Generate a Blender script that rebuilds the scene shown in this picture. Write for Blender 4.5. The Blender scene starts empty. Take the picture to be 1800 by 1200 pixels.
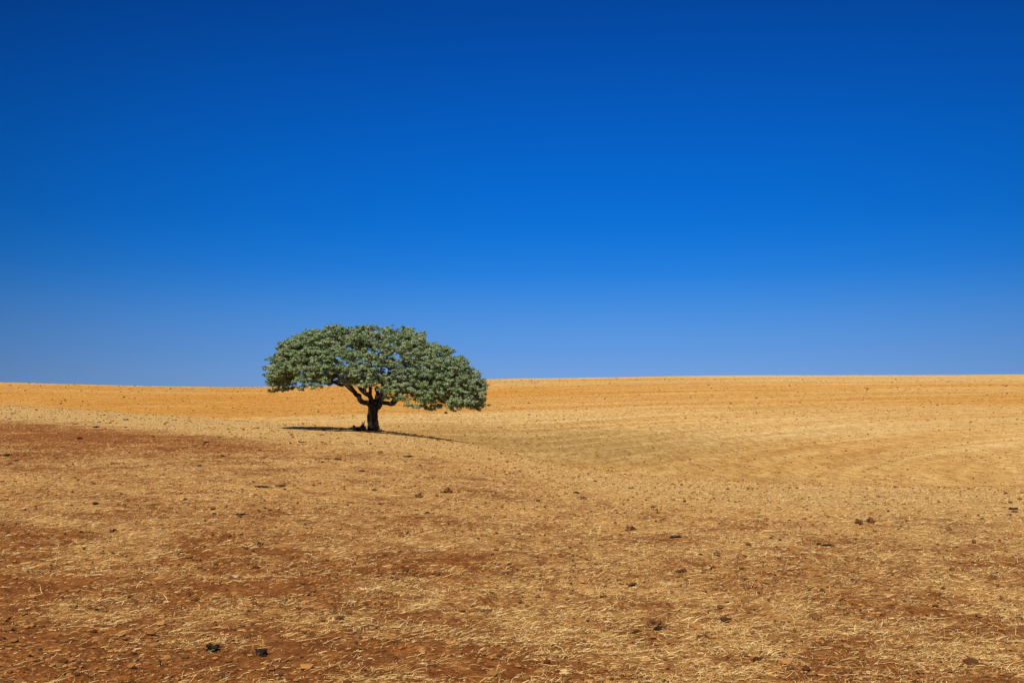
import bpy, math, numpy as np
from mathutils import Vector
rng = np.random.default_rng(7)
scene = bpy.context.scene
COL = scene.collection
scene.view_settings.view_transform = 'Standard'
scene.view_settings.look = 'None'
scene.view_settings.exposure = 0

# ---------------------------------------------------------------- noise
def _hash(ix, iy, s):
    h = (ix.astype(np.int64) * 374761393 + iy.astype(np.int64) * 668265263 + s * 974634777) & 0xffffffff
    h = ((h ^ (h >> 13)) * 1274126177) & 0xffffffff
    h = h ^ (h >> 16)
    return (h & 0xffffff) / float(0xffffff)
def vnoise(x, y, s=0):
    ix = np.floor(x); iy = np.floor(y)
    fx = x - ix; fy = y - iy
    fx = fx * fx * (3 - 2 * fx); fy = fy * fy * (3 - 2 * fy)
    a = _hash(ix, iy, s); b = _hash(ix + 1, iy, s); c = _hash(ix, iy + 1, s); d = _hash(ix + 1, iy + 1, s)
    return (a * (1 - fx) + b * fx) * (1 - fy) + (c * (1 - fx) + d * fx) * fy
def fbm(x, y, o=4, s=0):
    v = 0; a = .5; t = 0
    for i in range(o):
        v = v + a * vnoise(x, y, s + i * 17); t += a
        x, y = x * 1.9 * .8 - y * 1.9 * .6 + 3.1, x * 1.9 * .6 + y * 1.9 * .8 + 7.7
        a *= .5
    return v / t
def sstep(a, b, v):
    t = np.clip((v - a) / (b - a), 0, 1)
    return t * t * (3 - 2 * t)

# ---------------------------------------------------------------- terrain
BEAR = np.array([-.51, -.26, -.14, -.057, .057, .17, .51])
KD = np.array([
 [0, 30, 92, 125, 190, 270, 450, 4000],
 [0, 28, 70, 102, 180, 290, 470, 4000],
 [0, 25, 58,  88, 170, 290, 470, 4000],
 [0, 20, 53,  80, 160, 300, 480, 4000],
 [0, 16, 41,  66, 150, 320, 500, 4000],
 [0, 14, 33,  58, 150, 330, 520, 4000],
 [0, 13, 28,  50, 140, 340, 540, 4000]], float)
KZ = np.array([
 [0, .05, .50, -.2, 2.0, 4.5, -2, -30],
 [0, -.12, -.38, -1.5, 0., 3.3, -2, -30],
 [0, -.18, -.52, -1.60, -.3, 4.1, -2, -30],
 [0, -.22, -.90, -1.98, -.6, 5.2, -2, -30],
 [0, -.28, -1.42, -2.85, -.8, 6.3, -1, -30],
 [0, -.28, -1.25, -2.9, -.6, 7.0, -1, -30],
 [0, -.25, -1.12, -2.7, -.3, 7.6, 0, -30]], float)

def pchip_slopes(X, Y):
    h = np.diff(X); d = np.diff(Y) / h
    m = np.zeros_like(Y)
    for i in range(1, len(X) - 1):
        if d[i-1] * d[i] > 0:
            w1 = 2 * h[i] + h[i-1]; w2 = h[i] + 2 * h[i-1]
            m[i] = (w1 + w2) / (w1 / d[i-1] + w2 / d[i])
    m[0] = d[0]; m[-1] = d[-1]
    return m
def pchip(X, Y, x):
    m = pchip_slopes(X, Y)
    x = np.clip(x, X[0], X[-1])
    i = np.clip(np.searchsorted(X, x) - 1, 0, len(X) - 2)
    h = X[i+1] - X[i]; t = (x - X[i]) / h
    return ((1+2*t)*(1-t)**2)*Y[i] + (t*(1-t)**2)*h*m[i] + (t*t*(3-2*t))*Y[i+1] + (t*t*(t-1))*h*m[i+1]

AZN = 1441
AZT = np.linspace(-math.pi, math.pi, AZN)
LRT = np.linspace(math.log(.3), math.log(3900), 700)
TAB = np.zeros((AZN, len(LRT)))
RT = np.exp(LRT)
amax = math.atan(.51)
for i, az in enumerate(AZT):
    ac = min(max(az, -amax), amax)
    w = sstep(math.radians(70), math.pi, abs(az)) * .5
    def prof(a):
        t = math.tan(a)
        kd = np.array([pchip(BEAR, KD[:, k], np.array([t]))[0] for k in range(8)])
        kz = np.array([pchip(BEAR, KZ[:, k], np.array([t]))[0] for k in range(8)])
        return pchip(kd, kz, RT * math.cos(a))
    if w > 0:
        TAB[i] = prof(ac) * (1 - w) + prof(-ac) * w
    else:
        TAB[i] = prof(ac)
def smooth_height(x, y):
    r = np.sqrt(x*x + y*y); az = np.arctan2(x, y)
    fi = (az + math.pi) / (2*math.pi) * (AZN - 1)
    fj = (np.log(np.maximum(r, .3)) - LRT[0]) / (LRT[1] - LRT[0])
    i = np.clip(np.floor(fi).astype(int), 0, AZN-2); j = np.clip(np.floor(fj).astype(int), 0, len(LRT)-2)
    a = np.clip(fi - i, 0, 1); b = np.clip(fj - j, 0, 1)
    return (TAB[i,j]*(1-a)+TAB[i+1,j]*a)*(1-b) + (TAB[i,j+1]*(1-a)+TAB[i+1,j+1]*a)*b
def height(x, y):
    x = np.asarray(x, float); y = np.asarray(y, float)
    r = np.sqrt(x*x + y*y)
    z = smooth_height(x, y)
    near = 1 - sstep(25, 60, r)
    z = z + (fbm(x*.35, y*.35, 3, 5) - .5) * .09 * (1 - .65*sstep(30, 55, r))
    z = z + (fbm(x*2.2, y*2.2, 3, 9) - .5) * .06 * near
    z = z + (fbm(x*9, y*9, 3, 21) - .5) * .055 * near
    z = z + (fbm(x*.03, y*.03, 2, 55) - .5) * .5 * sstep(80, 200, r)
    return z
def crest_depth(x, y):
    t = np.clip(x / np.maximum(y, .1), -.51, .51)
    return pchip(BEAR, KD[:, 2], t)
def cover(x, y):
    r = np.sqrt(x*x + y*y)
    cd = crest_depth(x, y)
    n1 = fbm(x*.12, y*.12, 4, 31); n2 = fbm(x*.9, y*.9, 4, 41); n3 = fbm(x*.025+.3, y*.025, 3, 61)
    n4 = fbm(x*.3+5, y*.3, 4, 47); n5 = fbm(x*2.6, y*2.6, 3, 49)
    q = y / cd
    west = sstep(-2, -9, x)
    # a rusty strip on the western flank, and the pale straw brow above it
    patch = np.exp(-((q-.44-.10*(n4-.5))/.12)**2)*sstep(-5, -12, x)
    straw = .22 + .28*sstep(6, 22, r) + .8*(n2-.5) + .5*(n4-.5) + .3*(n1-.5) + .6*(n5-.5)  # straw thins close to the camera: lens vignette put into the ground colour
    straw = straw + .60*sstep(.52, .72, q) * (1 - sstep(1.05, 1.6, q))
    straw = straw + .10*sstep(-3, 5, x)*(1-sstep(.5, 1, q)) - .05*sstep(-.5, -3.5, x)*(1-sstep(9, 15, r))  # more straw to the right; near-left thinning paints the vignette's dark corner
    straw = straw + .25*sstep(1.1, 2.0, q)*sstep(-20, 30, x)*(1-sstep(120, 190, r))
    straw = straw - .42*patch
    orange = .42 + .5*(n1-.5) + .5*(n4-.5) + .34*patch + .18*sstep(-.5, -4, x)*(1-sstep(9, 18, r)) + .26*(1-sstep(6, 15, r)) - (.35+.35*west)*sstep(.52, .72, q)*(1-sstep(1.1, 1.5, q))  # redder soil close by and near left also carries the painted vignette
    farh = sstep(1.1, 2.2, q)
    rc = np.sqrt((x-75)**2 + (y-30)**2)
    ang = fbm(rc*.05, x*.006+y*.002, 3, 71)
    ang2 = fbm(rc*.2, x*.010, 3, 73)
    e = r - .25*x + 32*(n3-.5)
    orange_f = .24 + 1.7*(ang-.5) + 1.1*(ang2-.5) + .5*sstep(0, -45, x) + .5*sstep(120,150,e)*(1-sstep(185,235,e)) - .35*sstep(270, 300, r)
    orange = orange*(1-farh) + farh*orange_f
    return np.clip(straw, 0, 1), np.clip(orange, 0, 1)

def new_mesh_obj(name, verts, faces, mat=None, smooth=True):
    me = bpy.data.meshes.new(name)
    verts = np.ascontiguousarray(verts, dtype=np.float32)
    faces = np.ascontiguousarray(faces, dtype=np.int32)
    n = faces.shape[1]
    me.vertices.add(len(verts)); me.vertices.foreach_set('co', verts.ravel())
    me.loops.add(faces.size); me.loops.foreach_set('vertex_index', faces.ravel())
    me.polygons.add(len(faces))
    me.polygons.foreach_set('loop_start', np.arange(0, faces.size, n, dtype=np.int32))
    me.polygons.foreach_set('loop_total', np.full(len(faces), n, dtype=np.int32))
    me.polygons.foreach_set('use_smooth', np.full(len(faces), smooth))
    me.update(calc_edges=True)
    ob = bpy.data.objects.new(name, me); COL.objects.link(ob)
    if mat: me.materials.append(mat)
    return ob

# ---------------------------------------------------------------- materials
class NT:
    def __init__(s, name):
        s.m = bpy.data.materials.new(name); s.m.use_nodes = True
        s.t = s.m.node_tree; s.t.nodes.clear()
        s.out = s.n('ShaderNodeOutputMaterial')
    def n(s, typ, **kw):
        nd = s.t.nodes.new(typ)
        for k, v in kw.items(): setattr(nd, k, v)
        return nd
    def l(s, a, b): s.t.links.new(a, b)
    def noise(s, vec, scale, detail=4, rough=.55, dist=0):
        nd = s.n('ShaderNodeTexNoise'); nd.inputs['Scale'].default_value = scale
        nd.inputs['Detail'].default_value = detail; nd.inputs['Roughness'].default_value = rough
        nd.inputs['Distortion'].default_value = dist
        s.l(vec, nd.inputs['Vector']); return nd.outputs[0]
    def mapping(s, vec, scale, rot=0):
        m = s.n('ShaderNodeMapping'); m.inputs['Scale'].default_value = scale; m.inputs['Rotation'].default_value = (0, 0, rot)
        s.l(vec, m.inputs[0]); return m.outputs[0]
    def rng(s, v, a, b, c=0, d=1):
        nd = s.n('ShaderNodeMapRange'); nd.inputs[1].default_value = a; nd.inputs[2].default_value = b
        nd.inputs[3].default_value = c; nd.inputs[4].default_value = d
        s.l(v, nd.inputs[0]); return nd.outputs[0]
    def mix(s, f, a, b, mode='MIX'):
        nd = s.n('ShaderNodeMix', data_type='RGBA', blend_type=mode)
        for sock, v in ((nd.inputs[0], f), (nd.inputs[6], a), (nd.inputs[7], b)):
            if hasattr(v, 'links'): s.l(v, sock)
            elif isinstance(v, (int, float)): sock.default_value = v
            else: sock.default_value = (*v, 1)
        return nd.outputs[2]
    def math(s, op, a, b=None):
        nd = s.n('ShaderNodeMath', operation=op)
        for i, v in enumerate((a, b)):
            if v is None: continue
            if hasattr(v, 'links'): s.l(v, nd.inputs[i])
            else: nd.inputs[i].default_value = v
        return nd.outputs[0]
    def bsdf(s, col, rough=.9, spec=.2, bump=None, bs=.5, bd=.02):
        p = s.n('ShaderNodeBsdfPrincipled')
        if hasattr(col, 'links'): s.l(col, p.inputs['Base Color'])
        else: p.inputs['Base Color'].default_value = (*col, 1)
        p.inputs['Roughness'].default_value = rough
        p.inputs['Specular IOR Level'].default_value = spec
        if bump is not None:
            b = s.n('ShaderNodeBump'); b.inputs['Strength'].default_value = bs; b.inputs['Distance'].default_value = bd
            s.l(bump, b.inputs['Height']); s.l(b.outputs[0], p.inputs['Normal'])
        s.l(p.outputs[0], s.out.inputs[0]); return p

# ground
g = NT('dry_stubble_soil')
pos = g.n('ShaderNodeNewGeometry').outputs['Position']
att = g.n('ShaderNodeAttribute', attribute_name='cover')
sep = g.n('ShaderNodeSeparateColor'); g.l(att.outputs['Color'], sep.inputs[0])
straw_a, orange_a, far_a = sep.outputs[0], sep.outputs[1], sep.outputs[2]
dip_a = g.n('ShaderNodeAttribute', attribute_name='dip').outputs['Fac']
n_mid = g.noise(pos, 5, 5, .65)
n_fine = g.noise(pos, 28, 5, .7)
n_str = g.noise(g.mapping(pos, (1, 3.2, 1), .25), 16, 5, .75, .8)
n_grain = g.noise(g.mapping(pos, (1, .16, 1), .04), 2.6, 5, .8)
px = g.n('ShaderNodeSeparateXYZ'); g.l(pos, px.inputs[0])
ddx = g.math('SUBTRACT', px.outputs[0], 75.0); ddy = g.math('SUBTRACT', px.outputs[1], 30.0)
rad = g.math('SQRT', g.math('ADD', g.math('MULTIPLY', ddx, ddx), g.math('MULTIPLY', ddy, ddy)))
cmb = g.n('ShaderNodeCombineXYZ'); g.l(g.math('MULTIPLY', rad, .42), cmb.inputs[0]); g.l(g.math('MULTIPLY', g.math('ADD', px.outputs[0], px.outputs[1]), .025), cmb.inputs[1])
n_row = g.noise(cmb.outputs[0], 1.0, 5, .72, .35)
cmb2 = g.n('ShaderNodeCombineXYZ'); g.l(g.math('MULTIPLY', rad, 1.8), cmb2.inputs[0]); g.l(g.math('MULTIPLY', px.outputs[0], .07), cmb2.inputs[1])
n_row2 = g.noise(cmb2.outputs[0], 1.0, 4, .7, .2)
soil = g.mix(g.rng(n_mid, .3, .7), (.25, .092, .022), (.53, .232, .060))
soil = g.mix(g.rng(n_fine, .36, .62), g.mix(1.0, soil, (.48, .40, .34), 'MULTIPLY'), soil)
strawc = g.mix(g.rng(n_str, .35, .65), (.50, .28, .078), (.77, .52, .205))
s0 = g.math('ADD', g.math('MULTIPLY', straw_a, 1.25), g.math('MULTIPLY', g.math('SUBTRACT', n_str, .5), 2.6))
s0 = g.math('ADD', s0, g.math('MULTIPLY', g.math('SUBTRACT', n_mid, .5), 1.3))
smask = g.rng(s0, .27, .95)
nearc = g.mix(smask, soil, strawc)
near_tint = g.mix(g.math('MULTIPLY', orange_a, .65), nearc, g.mix(1.0, nearc, (.97, .69, .40), 'MULTIPLY'))
near_tint = g.mix(g.math('MULTIPLY', g.rng(n_grain, .42, .6, 1, 0), .42), near_tint, g.mix(1.0, near_tint, (.62, .5, .42), 'MULTIPLY'))
fo = g.mix(orange_a, (.80, .54, .20), (.68, .34, .060))
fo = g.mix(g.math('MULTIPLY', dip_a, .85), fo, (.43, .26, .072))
fo = g.mix(g.rng(n_row, .36, .58, .52, 0), fo, g.mix(1.0, fo, (.70, .58, .43), 'MULTIPLY'))
fo = g.mix(g.rng(n_row2, .36, .58, .38, 0), fo, g.mix(1.0, fo, (.68, .58, .46), 'MULTIPLY'))
fo = g.mix(g.rng(n_row, .54, .68, 0, .45), fo, (.82, .60, .26))
fo = g.mix(g.rng(n_grain, .40, .56, .75, 0), fo, g.mix(1.0, fo, (.56, .45, .34), 'MULTIPLY'))
fo = g.mix(g.rng(n_grain, .54, .68, 0, .7), fo, g.mix(1.0, fo, (1.16, 1.22, 1.34), 'MULTIPLY'))
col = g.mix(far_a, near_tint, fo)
bh = g.math('ADD', g.math('MULTIPLY', n_fine, .4), g.math('ADD', g.math('MULTIPLY', n_mid, 1.2), g.math('MULTIPLY', n_str, .5)))
g.bsdf(col, .95, .1, bh, .9, .05)

def straw_mat(name, cols):
    s = NT(name)
    ri = s.n('ShaderNodeNewGeometry').outputs['Random Per Island']
    cr = s.n('ShaderNodeValToRGB'); s.l(ri, cr.inputs[0])
    e = cr.color_ramp.elements
    e[0].position = 0; e[0].color = (*cols[0], 1); e[1].position = 1; e[1].color = (*cols[-1], 1)
    for k_, c_ in enumerate(cols[1:-1]):
        k = e.new((k_+1)/(len(cols)-1)); k.color = (*c_, 1)
    s.bsdf(cr.outputs[0], .8, .15); return s.m
straw_m = straw_mat('dry_straw', [(.24, .11, .028), (.43, .23, .062), (.62, .38, .12), (.73, .48, .175), (.88, .67, .33)])
tuft_m = straw_mat('stubble_tuft', [(.17, .085, .022), (.36, .20, .05), (.66, .42, .13), (.84, .60, .23)])

def earth_mat(name, c1, c2, sc=14):
    m = NT(name); tc = m.n('ShaderNodeNewGeometry').outputs['Position']
    a = m.noise(tc, sc, 5, .65); b = m.noise(tc, sc*5, 4, .7)
    m.bsdf(m.mix(m.rng(a, .35, .65), c1, c2), .95, .1, m.math('ADD', a, m.math('MULTIPLY', b, .4)), .8, .02)
    return m.m
clod_m = earth_mat('baked_red_earth', (.075, .032, .012), (.24, .095, .030))
dark_m = earth_mat('dry_dung', (.012, .009, .007), (.05, .032, .02))
pale_m = earth_mat('pale_stone', (.40, .24, .14), (.62, .42, .28))
rock_m = earth_mat('weathered_rock', (.04, .032, .024), (.12, .09, .065), 8)
peb_m = NT('soil_crumbs')
ri = peb_m.n('ShaderNodeNewGeometry').outputs['Random Per Island']
peb_m.bsdf(peb_m.mix(ri, (.07, .026, .008), (.44, .20, .058)), .95, .1)

bk = NT('holm_oak_bark')
tc = bk.n('ShaderNodeTexCoord').outputs['Object']
a = bk.noise(bk.mapping(tc, (5, 5, 1.2)), 3.5, 6, .7, .5)
bk.bsdf(bk.mix(bk.rng(a, .35, .68), (.014, .011, .009), (.085, .065, .05)), .9, .15, a, 1.0, .06)

lf = NT('holm_oak_leaf')
geo = lf.n('ShaderNodeNewGeometry')
ri = geo.outputs['Random Per Island']
tc = lf.n('ShaderNodeTexCoord').outputs['Object']
cl = lf.noise(tc, .9, 3); cl2 = lf.noise(tc, 3.4, 2)
c = lf.mix(ri, (.068, .110, .034), (.41, .475, .245))
c = lf.mix(lf.rng(cl, .4, .62), c, lf.mix(1.0, c, (.80, .91, .66), 'MULTIPLY'))
c = lf.mix(lf.rng(cl2, .38, .62, .4, 0), c, lf.mix(1.0, c, (.5, .6, .5), 'MULTIPLY'))  # dark blotches in the leaf colour, painted shade between clumps
p = lf.bsdf(c, .48, .5)
tr = lf.n('ShaderNodeBsdfTranslucent'); lf.l(lf.mix(1.0, c, (1.1, 1.1, .5), 'MULTIPLY'), tr.inputs[0])
ms = lf.n('ShaderNodeMixShader'); ms.inputs[0].default_value = .10
lf.l(p.outputs[0], ms.inputs[1]); lf.l(tr.outputs[0], ms.inputs[2]); lf.l(ms.outputs[0], lf.out.inputs[0])

# ---------------------------------------------------------------- ground mesh
az_front = np.radians(np.arange(-34, 34.001, .11))
az_rest = np.radians(np.linspace(34, 326, 150)[1:-1])
azs = np.concatenate([az_front, az_rest])
if len(azs) % 2: azs = azs[:-1]
rs = np.concatenate([np.geomspace(.4, 3.5, 25)[:-1], np.geomspace(3.5, 45, 420)[:-1], np.geomspace(45, 3800, 300)])
A, R = np.meshgrid(azs, rs, indexing='ij')
X = R*np.sin(A); Y = R*np.cos(A)
Z = height(X.ravel(), Y.ravel()).reshape(X.shape)
V = np.stack([X, Y, Z], -1).reshape(-1, 3)
na, nr = X.shape
ii, jj = np.meshgrid(np.arange(na), np.arange(nr-1), indexing='ij')
i2 = (ii+1) % na
F = np.stack([i2*nr+jj, i2*nr+jj+1, ii*nr+jj+1, ii*nr+jj], -1).reshape(-1, 4)
cv = len(V); V = np.vstack([V, [[0, 0, float(height(np.array([0.]), np.array([.01]))[0])]]])
fan = [[cv, ((k+2) % na)*nr, ((k+1) % na)*nr, k*nr] for k in range(0, na, 2)]
F = np.vstack([F, np.array(fan)])
ground = new_mesh_obj('ground', V, F, g.m)
if ground.data.polygons[5000].normal.z < 0: ground.data.flip_normals()
st, orr = cover(V[:, 0], V[:, 1])
q = V[:, 1] / crest_depth(V[:, 0], V[:, 1])
lft = sstep(-.02, -.16, V[:, 0]/np.maximum(V[:, 1], .1))
nq = fbm(V[:,0]*.15, V[:,1]*.15, 4, 77)-.5
far = lft*sstep(1.0, 1.25, q + .2*nq) + (1-lft)*sstep(.75, 1.7, q + 1.0*nq)
rr_ = np.hypot(V[:, 0], V[:, 1])
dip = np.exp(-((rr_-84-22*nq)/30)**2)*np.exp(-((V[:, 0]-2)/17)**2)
colat = np.stack([st, orr, far, np.ones_like(st)], -1).astype(np.float32)
ca = ground.data.attributes.new('cover', 'FLOAT_COLOR', 'POINT'); ca.data.foreach_set('color', colat.ravel())
cb = ground.data.attributes.new('dip', 'FLOAT', 'POINT'); cb.data.foreach_set('value', dip.astype(np.float32))
ground['kind'] = 'structure'; ground['label'] = 'rolling dry stubble field of orange soil and pale straw'; ground['category'] = 'ground'

# ---------------------------------------------------------------- straw litter
N = 1000000
r = np.exp(rng.uniform(math.log(3.8), math.log(60), N)); az = np.radians(rng.uniform(-33, 33, N))
x = r*np.sin(az); y = r*np.cos(az)
stw, _ = cover(x, y)
keep = rng.random(N) < np.clip(.07 + 1.1*stw*(.38+1.1*(fbm(x*4, y*4, 3, 91) > .5)), 0, 1)
keep &= rng.random(N) > sstep(35, 60, r)
keep &= (y / crest_depth(x, y)) < 1.5
x = x[keep]; y = y[keep]; r = r[keep]; n = len(x)
L = rng.gamma(1.4, .020, n) + .010; L *= 1 + .012*r
W = rng.uniform(.0005, .0014, n) * (1 + .045*r)
th = rng.uniform(0, math.pi, n)*.6 + rng.normal(-.6, .8, n); el = np.abs(rng.normal(.0, .2, n)); up = rng.random(n) < .025; el[up] = rng.uniform(.5, 1.3, up.sum())
bend = rng.normal(0, .5, n)
d0 = np.stack([np.cos(th), np.sin(th)], -1); d1 = np.stack([np.cos(th+bend), np.sin(th+bend)], -1)
c0 = np.stack([x, y], -1); c1 = c0 + d0*(L*.5*np.cos(el))[:, None]; c2 = c1 + d1*(L*.5*np.cos(el))[:, None]
z0 = height(x, y) + .003 + rng.uniform(0, .008, n)
z1 = np.maximum(z0 + L*.5*np.sin(el), height(c1[:, 0], c1[:, 1]) + .003); z2 = np.maximum(z1 + L*.4*np.sin(el*.6), height(c2[:, 0], c2[:, 1]) + .003)
nn = np.stack([-np.sin(th), np.cos(th)], -1)*W[:, None]
tilt = rng.uniform(-1, 1, n)*W
V = np.empty((n, 6, 3))
for k, (cc, zz) in enumerate(((c0, z0), (c1, z1), (c2, z2))):
    sc = (1, 1, .4)[k]
    V[:, 2*k, :2] = cc + nn*sc; V[:, 2*k, 2] = zz + tilt
    V[:, 2*k+1, :2] = cc - nn*sc; V[:, 2*k+1, 2] = zz - tilt
b = (np.arange(n)*6)[:, None]
F = np.concatenate([b + np.array([[0, 1, 3, 2]]), b + np.array([[2, 3, 5, 4]])], 0)
straw = new_mesh_obj('straw_litter', V.reshape(-1, 3), F, straw_m, False)
straw['kind'] = 'stuff'; straw['label'] = 'loose golden straw scattered over the bare soil'; straw['category'] = 'straw'
print('straws', n)

# low stubble over the far field
N = 170000
r = np.exp(rng.uniform(math.log(16), math.log(340), N)); az = np.radians(rng.uniform(-33, 33, N))
x = r*np.sin(az); y = r*np.cos(az)
keep = rng.random(N) < (.30 + 1.1*(fbm(x*.12, y*.05, 3, 141)-.35)) * sstep(18, 60, r)
x = x[keep]; y = y[keep]; r = r[keep]; n = len(x)
H = rng.uniform(.012, .035, n)*(1+.008*r); Wt = rng.uniform(.01, .035, n)*(1+.012*r)
V = np.empty((n, 6, 3)); zb = height(x, y) - .01
for k in range(2):
    ta = rng.uniform(0, math.pi, n); lean = rng.normal(0, .5, n)*H
    for m_, (sgn, hh, ww) in enumerate(((-1, 0, .6), (1, 0, .6), (0, 1, 0))):
        V[:, 3*k+m_, 0] = x + np.cos(ta)*Wt*sgn + (lean if hh else 0)
        V[:, 3*k+m_, 1] = y + np.sin(ta)*Wt*sgn
        V[:, 3*k+m_, 2] = zb + H*hh
F = np.arange(n*6).reshape(-1, 3)
tf = new_mesh_obj('stubble', V.reshape(-1, 3), F, tuft_m, False)
tf['kind'] = 'stuff'; tf['label'] = 'short dry stubble standing across the rolling field'; tf['category'] = 'stubble'

# ---------------------------------------------------------------- soil crumbs
ph = (1+5**.5)/2
ico = np.array([(-1,ph,0),(1,ph,0),(-1,-ph,0),(1,-ph,0),(0,-1,ph),(0,1,ph),(0,-1,-ph),(0,1,-ph),(ph,0,-1),(ph,0,1),(-ph,0,-1),(-ph,0,1)])/1.902
icf = np.array([(0,11,5),(0,5,1),(0,1,7),(0,7,10),(0,10,11),(1,5,9),(5,11,4),(11,10,2),(10,7,6),(7,1,8),(3,9,4),(3,4,2),(3,2,6),(3,6,8),(3,8,9),(4,9,5),(2,4,11),(6,2,10),(8,6,7),(9,8,1)])
N = 110000
r = np.exp(rng.uniform(math.log(3.8), math.log(280), N)); az = np.radians(rng.uniform(-33, 33, N))
x = r*np.sin(az); y = r*np.cos(az)
keep = (fbm(x*1.3, y*1.3, 3, 121) + rng.normal(0, .14, N)) > .49
x = x[keep]; y = y[keep]; r = r[keep]; n = len(x)
S = (rng.gamma(1.2, .0042, n) + .003) * (1 + .03*r)
V = ico[None]*rng.uniform(.6, 1.2, (n, 12, 1))*S[:, None, None]*np.array([1.15, 1, .7])
V += np.stack([x, y, height(x, y) + S*.35], -1)[:, None, :]
F = (icf[None] + (np.arange(n)*12)[:, None, None]).reshape(-1, 3)
cr_ = new_mesh_obj('soil_crumbs', V.reshape(-1, 3), F, peb_m.m, False)
cr_['kind'] = 'stuff'; cr_['label'] = 'small crumbs of reddish earth strewn over the field'; cr_['category'] = 'soil'

# ---------------------------------------------------------------- clods, dung, stones
import bmesh
def lump_mesh(name, seed, mat, flat=.6, rough=.35, sub=3):
    from mathutils import noise as mn
    bm = bmesh.new(); bmesh.ops.create_icosphere(bm, subdivisions=sub, radius=.5)
    off = Vector((seed*3.7, seed*1.3, seed*5.1))
    for v in bm.verts:
        d = v.co.normalized()
        k = 1 + rough*1.4*mn.noise(d*1.3+off) + rough*.8*mn.noise(d*3.2+off) + rough*.35*mn.noise(d*7+off)
        v.co = d*.5*k
        v.co.z *= flat
        if v.co.z < -.12: v.co.z = -.12 + (v.co.z+.12)*.3
    me = bpy.data.meshes.new(name); bm.to_mesh(me); bm.free()
    me.materials.append(mat)
    for p_ in me.polygons: p_.use_smooth = (mat is not clod_m)
    return me
clodM = [lump_mesh('dirt_clod', i+1, clod_m, .62, .75) for i in range(4)]
dungM = [lump_mesh('dung_pat', i+11, dark_m, .45, .9) for i in range(4)]
stoneM = [lump_mesh('field_stone', i+31, pale_m, .6, .4) for i in range(2)]
def put(me, name, x, y, sx, sy=None, sz=None, rot=None, label='', cat='', group=None):
    ob = bpy.data.objects.new(name, me); COL.objects.link(ob)
    sy = sy or sx; sz = sz or sx
    z = float(height(np.array([x]), np.array([y]))[0])
    ob.location = (x, y, z + .10*sz)
    ob.scale = (sx, sy, sz); ob.rotation_euler = (0, 0, rng.uniform(0, 6.28) if rot is None else rot)
    ob['label'] = label; ob['category'] = cat
    if group: ob['group'] = group
    return ob
CL = 'crumbly clod of reddish brown earth on the stubble'
DL = 'flat dark brown dung pat lying on the dry straw'
for (x, y, sz) in ((1.14, 8.1, .10), (1.43, 7.56, .09), (1.22, 8.0, .06), (-.88, 6.2, .06), (-1.66, 17.8, .15), (-1.23, 18.9, .15), (5.5, 15.4, .15), (5.25, 15.2, .12),
                   (-1.45, 8.05, .06), (-5.0, 12.6, .09), (-1.3, 7.7, .06), (1.7, 14.3, .12), (3.9, 10.4, .07), (.3, 10.2, .06), (2.2, 6.6, .05), (-3.6, 10.9, .07)):
    put(clodM[rng.integers(4)], 'dirt_clod', x, y, sz, sz*.85, sz*1.05, label=CL, cat='clod', group='earth clods scattered over the field')
for k in range(170):
    r_ = math.exp(rng.uniform(math.log(6), math.log(42))); a_ = math.radians(rng.uniform(-28, 28))
    sz = (.02 + rng.gamma(1.3, .0085))*(1+.032*r_)
    put(clodM[rng.integers(4)], 'dirt_clod', r_*math.sin(a_), r_*math.cos(a_), sz, sz*rng.uniform(.7, 1), sz*rng.uniform(.7, 1.1), label=CL, cat='clod', group='earth clods scattered over the field')
for (x, y, sx, sz) in ((-2.0, 6.73, .075, .12), (-1.65, 6.66, .065, .15), (1.16, 7.98, .07, .06)):
    put(dungM[rng.integers(3)], 'dung_pat', x, y, sx, sx*.9, sz, label='blackish rounded lump of dried dung on bare soil', cat='dung', group='dried dung pats in the field')
for (x, y, sx) in ((-4.75, 19, .26), (-4.45, 19.3, .2), (-5.0, 18.6, .14), (-2.4, 19.5, .13), (-4.9, 28, .22), (-11, 36, .28), (-16, 37, .26), (-13.4, 26.5, .2), (-12.2, 24.6, .16),
                   (-6.4, 15.4, .13), (2.2, 13.5, .12), (4.0, 12.7, .12), (7.2, 20.5, .18), (9.6, 19.2, .16), (-2.9, 11.6, .12), (.9, 27, .2), (3.1, 26, .18), (-5.6, 28.5, .18), (-5.2, 28.2, .14),
                   (-20, 48, .3), (-9, 47, .25), (-3.2, 31, .2), (6.1, 15.8, .12), (3.0, 8.4, .08), (5.0, 10.4, .11), (-24, 62, .35), (-14, 55, .3), (-7.5, 24, .16),
                   (-18, 45, .25), (-12, 41, .2), (-8, 38, .2), (-10.5, 33, .18), (-3.6, 24, .15), (1.4, 22, .15), (6.3, 12.1, .09), (-3.9, 14.5, .11)):
    put(dungM[rng.integers(4)], 'dung_pat', x, y, sx*rng.uniform(.7, 1.1), sx*.6, sx*rng.uniform(.35, .7), rot=rng.normal(0, .7), label=DL, cat='dung', group='dried dung pats in the field')
for (x, y, sz) in ((-2.65, 9.6, .08), (-2.55, 9.75, .05), (3.3, 12.2, .06), (-7, 17, .09), (.5, 13, .05), (6.5, 13.2, .07), (-.8, 9.9, .04)):
    put(stoneM[rng.integers(2)], 'field_stone', x, y, sz, sz*.7, sz*.6, label='small pale pinkish stone among the straw', cat='stone', group='small pale stones in the field')

# ---------------------------------------------------------------- tree
TX, TY = -7.9, 57.0
TZ = float(height(np.array([TX]), np.array([TY]))[0])
tree = bpy.data.objects.new('oak_tree', None); COL.objects.link(tree)
tree.location = (TX, TY, TZ)
tree['label'] = 'lone holm oak with broad umbrella-shaped green crown on the rise'; tree['category'] = 'tree'

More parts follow.
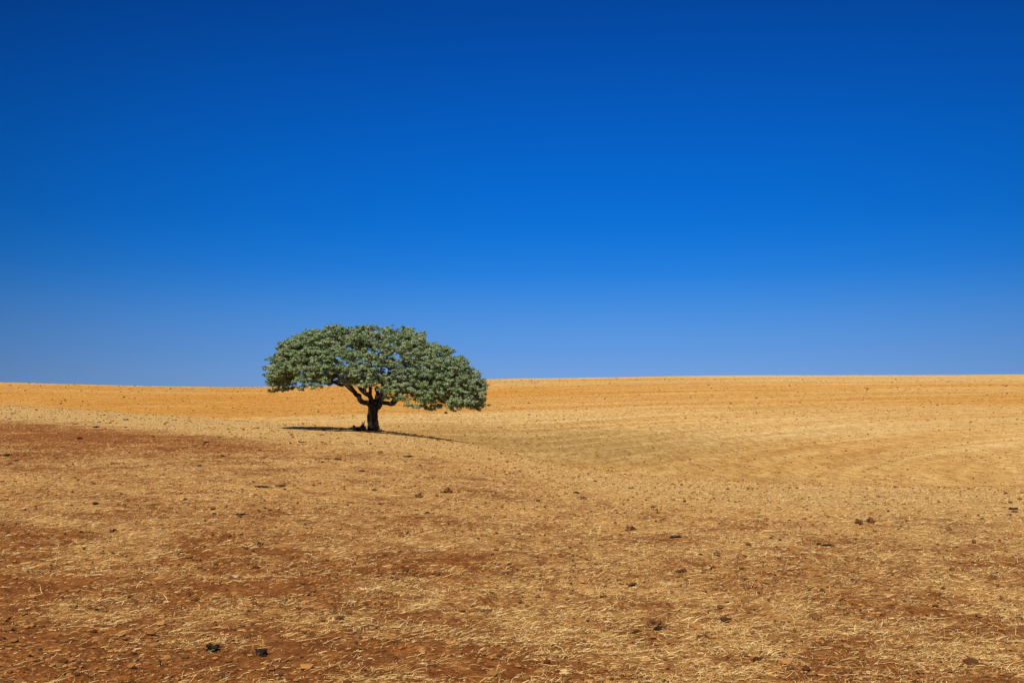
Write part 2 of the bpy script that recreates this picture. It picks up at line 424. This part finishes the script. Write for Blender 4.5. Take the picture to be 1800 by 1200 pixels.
def spline(P, n):
    P = np.asarray(P, float); Q = np.vstack([2*P[0]-P[1], P, 2*P[-1]-P[-2]])
    t = np.linspace(0, len(P)-1-1e-6, n); i = t.astype(int); f = (t-i)[:, None]
    a, b_, c_, d_ = Q[i], Q[i+1], Q[i+2], Q[i+3]
    return .5*((2*b_)+(-a+c_)*f+(2*a-5*b_+4*c_-d_)*f**2+(-a+3*b_-3*c_+d_)*f**3)
def tube(P, Rr, sides, wob=0, seed=0):
    P = np.asarray(P, float); n = len(P)
    T = np.gradient(P, axis=0); T /= np.linalg.norm(T, axis=1)[:, None]+1e-9
    ref = np.array([0.31, .95, .05]); 
    B = np.cross(T, ref); B /= np.linalg.norm(B, axis=1)[:, None]+1e-9
    C = np.cross(T, B)
    a = np.linspace(0, 2*math.pi, sides, endpoint=False)
    k = np.ones((n, sides))
    if wob:
        aa, tt = np.meshgrid(a, np.arange(n))
        k = 1 + wob*(np.sin(3*aa+tt*.21+seed)*.5 + np.sin(5*aa-tt*.33+seed*2)*.35 + (vnoise(aa*4, tt*.6, seed)-.5)*.8)
    Vv = P[:, None] + (B[:, None]*np.cos(a)[None, :, None] + C[:, None]*np.sin(a)[None, :, None])*(np.asarray(Rr)[:, None]*k)[..., None]
    i, j = np.meshgrid(np.arange(n-1), np.arange(sides), indexing='ij'); j2 = (j+1) % sides
    Ff = np.stack([i*sides+j, i*sides+j2, (i+1)*sides+j2, (i+1)*sides+j], -1).reshape(-1, 4)
    return Vv.reshape(-1, 3), Ff
tp = spline([(0.03, 0, -.35), (0, 0, .0), (-.02, 0, .5), (-.06, .02, 1.0), (-.02, .03, 1.45), (0.0, .1, 1.75)], 40)
tr_ = np.interp(np.linspace(0, 1, 40), [0, .17, .25, .45, .65, .82, 1], [.54, .42, .34, .295, .29, .29, .16])
Vt, Ft = tube(tp, tr_, 28, .16, 3)
trunk = new_mesh_obj('trunk', Vt, Ft, bk.m); trunk.parent = tree
limbs = [
 ([(-.05, 0, 1.2), (-.35, -.1, 1.65), (-.95, -.15, 2.0), (-1.3, -.3, 2.5), (-2.1, -.4, 2.75), (-3.4, -.3, 3.6)], .165, .04),
 ([(-.03, .05, 1.3), (-.25, .25, 2.0), (-.85, .35, 2.5), (-1.1, .5, 3.5), (-2.0, .6, 4.6)], .145, .04),
 ([(.03, .1, 1.4), (.12, .4, 2.2), (.42, .8, 3.0), (.1, 1.2, 4.5)], .13, .04),
 ([(.03, 0, 1.2), (.4, -.1, 1.55), (1.05, -.2, 1.66), (1.4, -.3, 2.1), (2.3, -.4, 2.5), (3.8, -.3, 3.1)], .14, .04),
 ([(0, -.05, 1.4), (-.15, -.8, 2.4), (.2, -1.9, 3.3), (.3, -3.2, 4.0)], .10, .035),
 ([(.05, .05, 1.35), (.45, .25, 2.3), (1.2, .3, 3.0), (1.7, .4, 4.3)], .13, .04),
 ([(0, .15, 1.4), (-.6, 1.2, 2.4), (-1.6, 2.4, 3.2), (-2.2, 3.4, 3.8)], .11, .035),
 ([(0.1, .15, 1.4), (.9, 1.3, 2.4), (2.0, 2.3, 3.1), (3.0, 3.2, 3.6)], .11, .035),
 ([(-.95, -.15, 2.0), (-1.3, -1.0, 2.7), (-2.2, -1.9, 3.4), (-3.0, -2.5, 4.0)], .085, .03),
 ([(1.05, -.2, 1.66), (1.9, -1.1, 2.4), (2.9, -1.9, 2.9), (4.0, -2.3, 3.2)], .085, .03)]
nodes = []; npath = []
for k, (pts, r0, r1) in enumerate(limbs):
    pts = np.array(pts); Sx = spline(pts, 34)
    kk = np.arange(34)/33.
    jit = np.stack([np.sin(kk*17+k*2)+.5*np.sin(kk*37+k), np.cos(kk*14+k), np.sin(kk*21+k*3)+.5*np.sin(kk*41+k*2)], -1)*.10*(kk*(1-kk)*4)[:, None]
    Sx = Sx + jit
    Vv, Ff = tube(Sx, r0*(1-kk)**.75 + r1*kk, 14, .12, k+5)
    ob = new_mesh_obj('limb', Vv, Ff, bk.m); ob.parent = tree
    for q_, kf in zip(Sx[10:], kk[10:]): nodes.append(q_); npath.append(kf*3+1)

tx = [-5.8, -5.6, -5.3, -4.8, -3.8, -2.4, -.5, 1.4, 2.6, 3.5, 4.7, 5.6, 6.1, 6.4]
tz = [3.3, 4.1, 4.7, 5.2, 5.7, 6.05, 6.1, 6.05, 5.75, 5.2, 4.5, 3.9, 3.4, 2.7]
ux = [-5.8, -5.4, -4.9, -4.2, -3.2, -2.6, -1.6, 0, 1, 2, 3.4, 5, 6.65]
uz = [2.5, 2.75, 3.3, 3.25, 2.55, 2.75, 2.95, 2.75, 2.2, 1.85, 1.65, 1.6, 1.5]
def top(x): return np.interp(x, tx, tz)
def und(x): return np.interp(x, ux, uz)
def dep(x):
    e = np.where(x < 0, 5.95, 6.6)
    return 5.1*np.sqrt(np.clip(1-(np.abs(x)/e)**2.4, .0, 1)) + .3
C = []; Rd = []
tries = 0
while len(C) < 1400 and tries < 350000:
    tries += 1
    x = rng.uniform(-5.75, 6.35); D = float(dep(x)); y = rng.uniform(-D, D)
    q_ = abs(y)/D
    U = und(x) + max(.28*rng.normal(), -.35)
    if q_ < .6 and x < 2: U = U + .2
    T = und(x) + (top(x)-und(x))*math.sqrt(max(1-q_**2.6, 0))
    T += .36*(vnoise(np.array([x*1.1+9]), np.array([y*1.1]), 3)[0]-.5)
    if T-U < .1: continue
    z = U + (T-U)*rng.random()
    xe = (5.8+x) if x < 0 else (6.5-x)
    depth_in = min(T-z, (1-q_)*D*1.0, xe+.15)
    if depth_in > 1.2 and rng.random() > .25: continue
    if vnoise(np.array([x*.9+4]), np.array([y*.9+z*.9]), 8)[0] < .12: continue
    rr = rng.uniform(.14, .38)
    c_ = np.array([x, y, min(z, T-rr*.55)])
    if C and np.min(np.linalg.norm(np.array(C)-c_, axis=1)) < .23: continue
    C.append(c_); Rd.append(rr)
C = np.array(C); Rd = np.array(Rd)
C[:, 0] *= .97
keepc = [i for i in range(len(C)) if np.sort(np.linalg.norm(C-C[i], axis=1))[3] < .68]
C = C[keepc]; Rd = Rd[keepc]
print('clumps', len(C))

order = np.argsort(np.linalg.norm(C-np.array([0, 0, 2.0]), axis=1))
Vs = []; Fs = []; off = 0
nodes = list(nodes)
for o in order:
    c_ = C[o]; NA = np.array(nodes); d = np.linalg.norm(NA-c_, axis=1)
    cost = d + .12*np.array(npath) + .5*np.maximum(NA[:, 2]-c_[2], 0)
    b_ = int(np.argmin(cost)); p0 = NA[b_]; dd = d[b_]
    mid = (p0+c_)/2 + rng.normal(0, .09*dd, 3) + np.array([0, 0, -.05*dd])
    m = 7; Pp = spline([p0, mid, c_], m)
    r0 = .014+.012*dd
    Vv, Ff = tube(Pp, np.linspace(r0, .008, m), 5)
    Vs.append(Vv); Fs.append(Ff+off); off += len(Vv)
    for k in (3, 6): nodes.append(Pp[k]); npath.append(npath[b_]+dd*k/6)
for o in range(len(C)):
    for k in range(3):
        dv = rng.normal(0, 1, 3); dv[2] = abs(dv[2])*.6; dv /= np.linalg.norm(dv)
        Pp = np.array([C[o], C[o]+dv*Rd[o]*.5+rng.normal(0, .03, 3), C[o]+dv*Rd[o]*.95])
        Vv, Ff = tube(Pp, [.010, .008, .004], 4); Vs.append(Vv); Fs.append(Ff+off); off += len(Vv)
for (sx, sy, sz, ex, ez) in ((1.5, -.3, 2.0, 2.0, 1.25), (1.6, -.3, 2.05, 1.75, 1.35), (2.3, -.4, 2.5, 2.8, 1.55), (-2.3, -.4, 2.8, -2.6, 2.35)):
    Pp = spline([(sx, sy, sz), ((sx+ex)/2+.12, sy-.1, (sz+ez)/2+.12), (ex, sy-.2, ez)], 8)
    Vv, Ff = tube(Pp, np.linspace(.03, .008, 8), 5); Vs.append(Vv); Fs.append(Ff+off); off += len(Vv)
tw = new_mesh_obj('twigs', np.vstack(Vs), np.vstack(Fs), bk.m); tw.parent = tree

LV = []
for c_, rr in zip(C, Rd):
    n = int(rng.uniform(1050, 1500)*rr)
    ns = 10
    sd = rng.normal(0, 1, (ns, 3)); sd[:, 2] = np.abs(sd[:, 2])*.8-.3; sd /= np.linalg.norm(sd, axis=1)[:, None]
    sc_ = c_ + sd*rr*rng.uniform(.4, 1.25, (ns, 1))*np.array([1.2, 1.2, .8])
    wh = rng.integers(0, ns, n)
    dv = rng.normal(0, 1, (n, 3)); dv /= np.linalg.norm(dv, axis=1)[:, None]
    rad_ = rng.random(n)**.4 * rng.uniform(.07, .15, ns)[wh]
    pp = sc_[wh] + dv*rad_[:, None]*np.array([1.15, 1.15, .7])
    pp[:, 2] -= .04
    nrm = dv*.8 + np.array([0, -.25, .65]) + .5*(pp-c_)/rr + rng.normal(0, .35, (n, 3))
    nrm /= np.linalg.norm(nrm, axis=1)[:, None]
    t = np.cross(nrm, rng.normal(0, 1, (n, 3))); t /= np.linalg.norm(t, axis=1)[:, None]
    b_ = np.cross(nrm, t)
    Ln = rng.uniform(.028, .050, n)[:, None]; Wd = Ln*rng.uniform(.5, .7, n)[:, None]
    q4 = np.stack([pp-t*Ln, pp-b_*Wd+nrm*.005, pp+t*Ln, pp+b_*Wd+nrm*.005], 1)
    LV.append(q4)
LV = np.concatenate(LV, 0); print('leaves', len(LV))
crown = new_mesh_obj('crown', LV.reshape(-1, 3), np.arange(len(LV)*4).reshape(-1, 4), lf.m, False)
crown.parent = tree

for i, (dx, dy, sx, sz) in enumerate(((-.95, -.25, .42, .30), (-.62, -.1, .40, .48), (-.75, -.45, .35, .24), (-1.15, 0, .3, .26), (-.45, -.35, .26, .38), (-1.3, -.3, .24, .2), (.42, -.3, .22, .18), (-.58, -.15, .2, .7))):
    x, y = TX+dx, TY+dy
    ob = put(lump_mesh('rock', 50+i, rock_m, .8, .6), 'rock', x, y, sx, sx*.8, sz*1.25, label='dark rough stone heaped at the foot of the oak', cat='rock', group='stones heaped beside the oak trunk')
    ob.location.z += .05

# ---------------------------------------------------------------- light
EL = math.radians(54)
hx, hy = -.20, -.975
hn = math.hypot(hx, hy); hx /= hn; hy /= hn
S = Vector((hx*math.cos(EL), hy*math.cos(EL), math.sin(EL)))
sl = bpy.data.lights.new('sun', 'SUN'); sl.energy = 4.95; sl.angle = math.radians(.53); sl.color = (1, .95, .87)
so = bpy.data.objects.new('sun', sl); COL.objects.link(so); so.location = (0, -20, 40)
so.rotation_euler = S.to_track_quat('Z', 'Y').to_euler()

w = bpy.data.worlds.new('World'); scene.world = w; w.use_nodes = True
t = w.node_tree; t.nodes.clear()
wo = t.nodes.new('ShaderNodeOutputWorld'); bg = t.nodes.new('ShaderNodeBackground'); t.links.new(bg.outputs[0], wo.inputs[0])
sky = t.nodes.new('ShaderNodeTexSky'); sky.sky_type = 'NISHITA'; sky.sun_disc = False
sky.sun_elevation = EL; sky.sun_rotation = math.atan2(hx, hy); sky.air_density = 1; sky.dust_density = .2; sky.ozone_density = 6
bg.inputs[1].default_value = .1
gc = t.nodes.new('ShaderNodeTexCoord'); sx_ = t.nodes.new('ShaderNodeSeparateXYZ'); t.links.new(gc.outputs['Generated'], sx_.inputs[0])
rp = t.nodes.new('ShaderNodeValToRGB'); t.links.new(sx_.outputs[2], rp.inputs[0])
rp.color_ramp.interpolation = 'B_SPLINE'
def lin(c): return tuple(((v/255/12.92) if v/255 <= .04045 else ((v/255+.055)/1.055)**2.4) for v in c)
E = rp.color_ramp.elements
stops = [(0.0, (122, 162, 216)), (.035, (100, 153, 219)), (.08, (68, 140, 221)), (.12, (26, 124, 219)), (.17, (0, 110, 212)), (.26, (0, 92, 194)), (.36, (0, 72, 164)), (.6, (0, 56, 140)), (1, (0, 50, 130))]
E[0].position = stops[0][0]; E[0].color = (*lin(stops[0][1]), 1)
E[1].position = 1; E[1].color = (*lin(stops[-1][1]), 1)
for p_, c_ in stops[1:-1]:
    k = E.new(p_); k.color = (*lin(c_), 1)
dt = t.nodes.new('ShaderNodeVectorMath'); dt.operation = 'DOT_PRODUCT'; t.links.new(gc.outputs['Generated'], dt.inputs[0])
bd = Vector((.10, 1, .08)).normalized(); dt.inputs[1].default_value = bd
mr = t.nodes.new('ShaderNodeMapRange'); t.links.new(dt.outputs['Value'], mr.inputs[0])
mr.inputs[1].default_value = .78; mr.inputs[2].default_value = 1.0; mr.inputs[3].default_value = 5.3; mr.inputs[4].default_value = 10.3
sc1 = t.nodes.new('ShaderNodeVectorMath'); sc1.operation = 'SCALE'; t.links.new(rp.outputs[0], sc1.inputs[0]); t.links.new(mr.outputs[0], sc1.inputs['Scale'])
mx = t.nodes.new('ShaderNodeMix'); mx.data_type = 'RGBA'; mx.inputs[0].default_value = .012
t.links.new(sc1.outputs[0], mx.inputs[6]); t.links.new(sky.outputs[0], mx.inputs[7]); t.links.new(mx.outputs[2], bg.inputs[0])

cam = bpy.data.cameras.new('camera'); co = bpy.data.objects.new('camera', cam); COL.objects.link(co)
cam.lens = 35; cam.sensor_width = 36; cam.clip_end = 10000; cam.clip_start = .05
co.location = (0, 0, 1.7); co.rotation_euler = (math.radians(92.94), 0, 0)
scene.camera = co
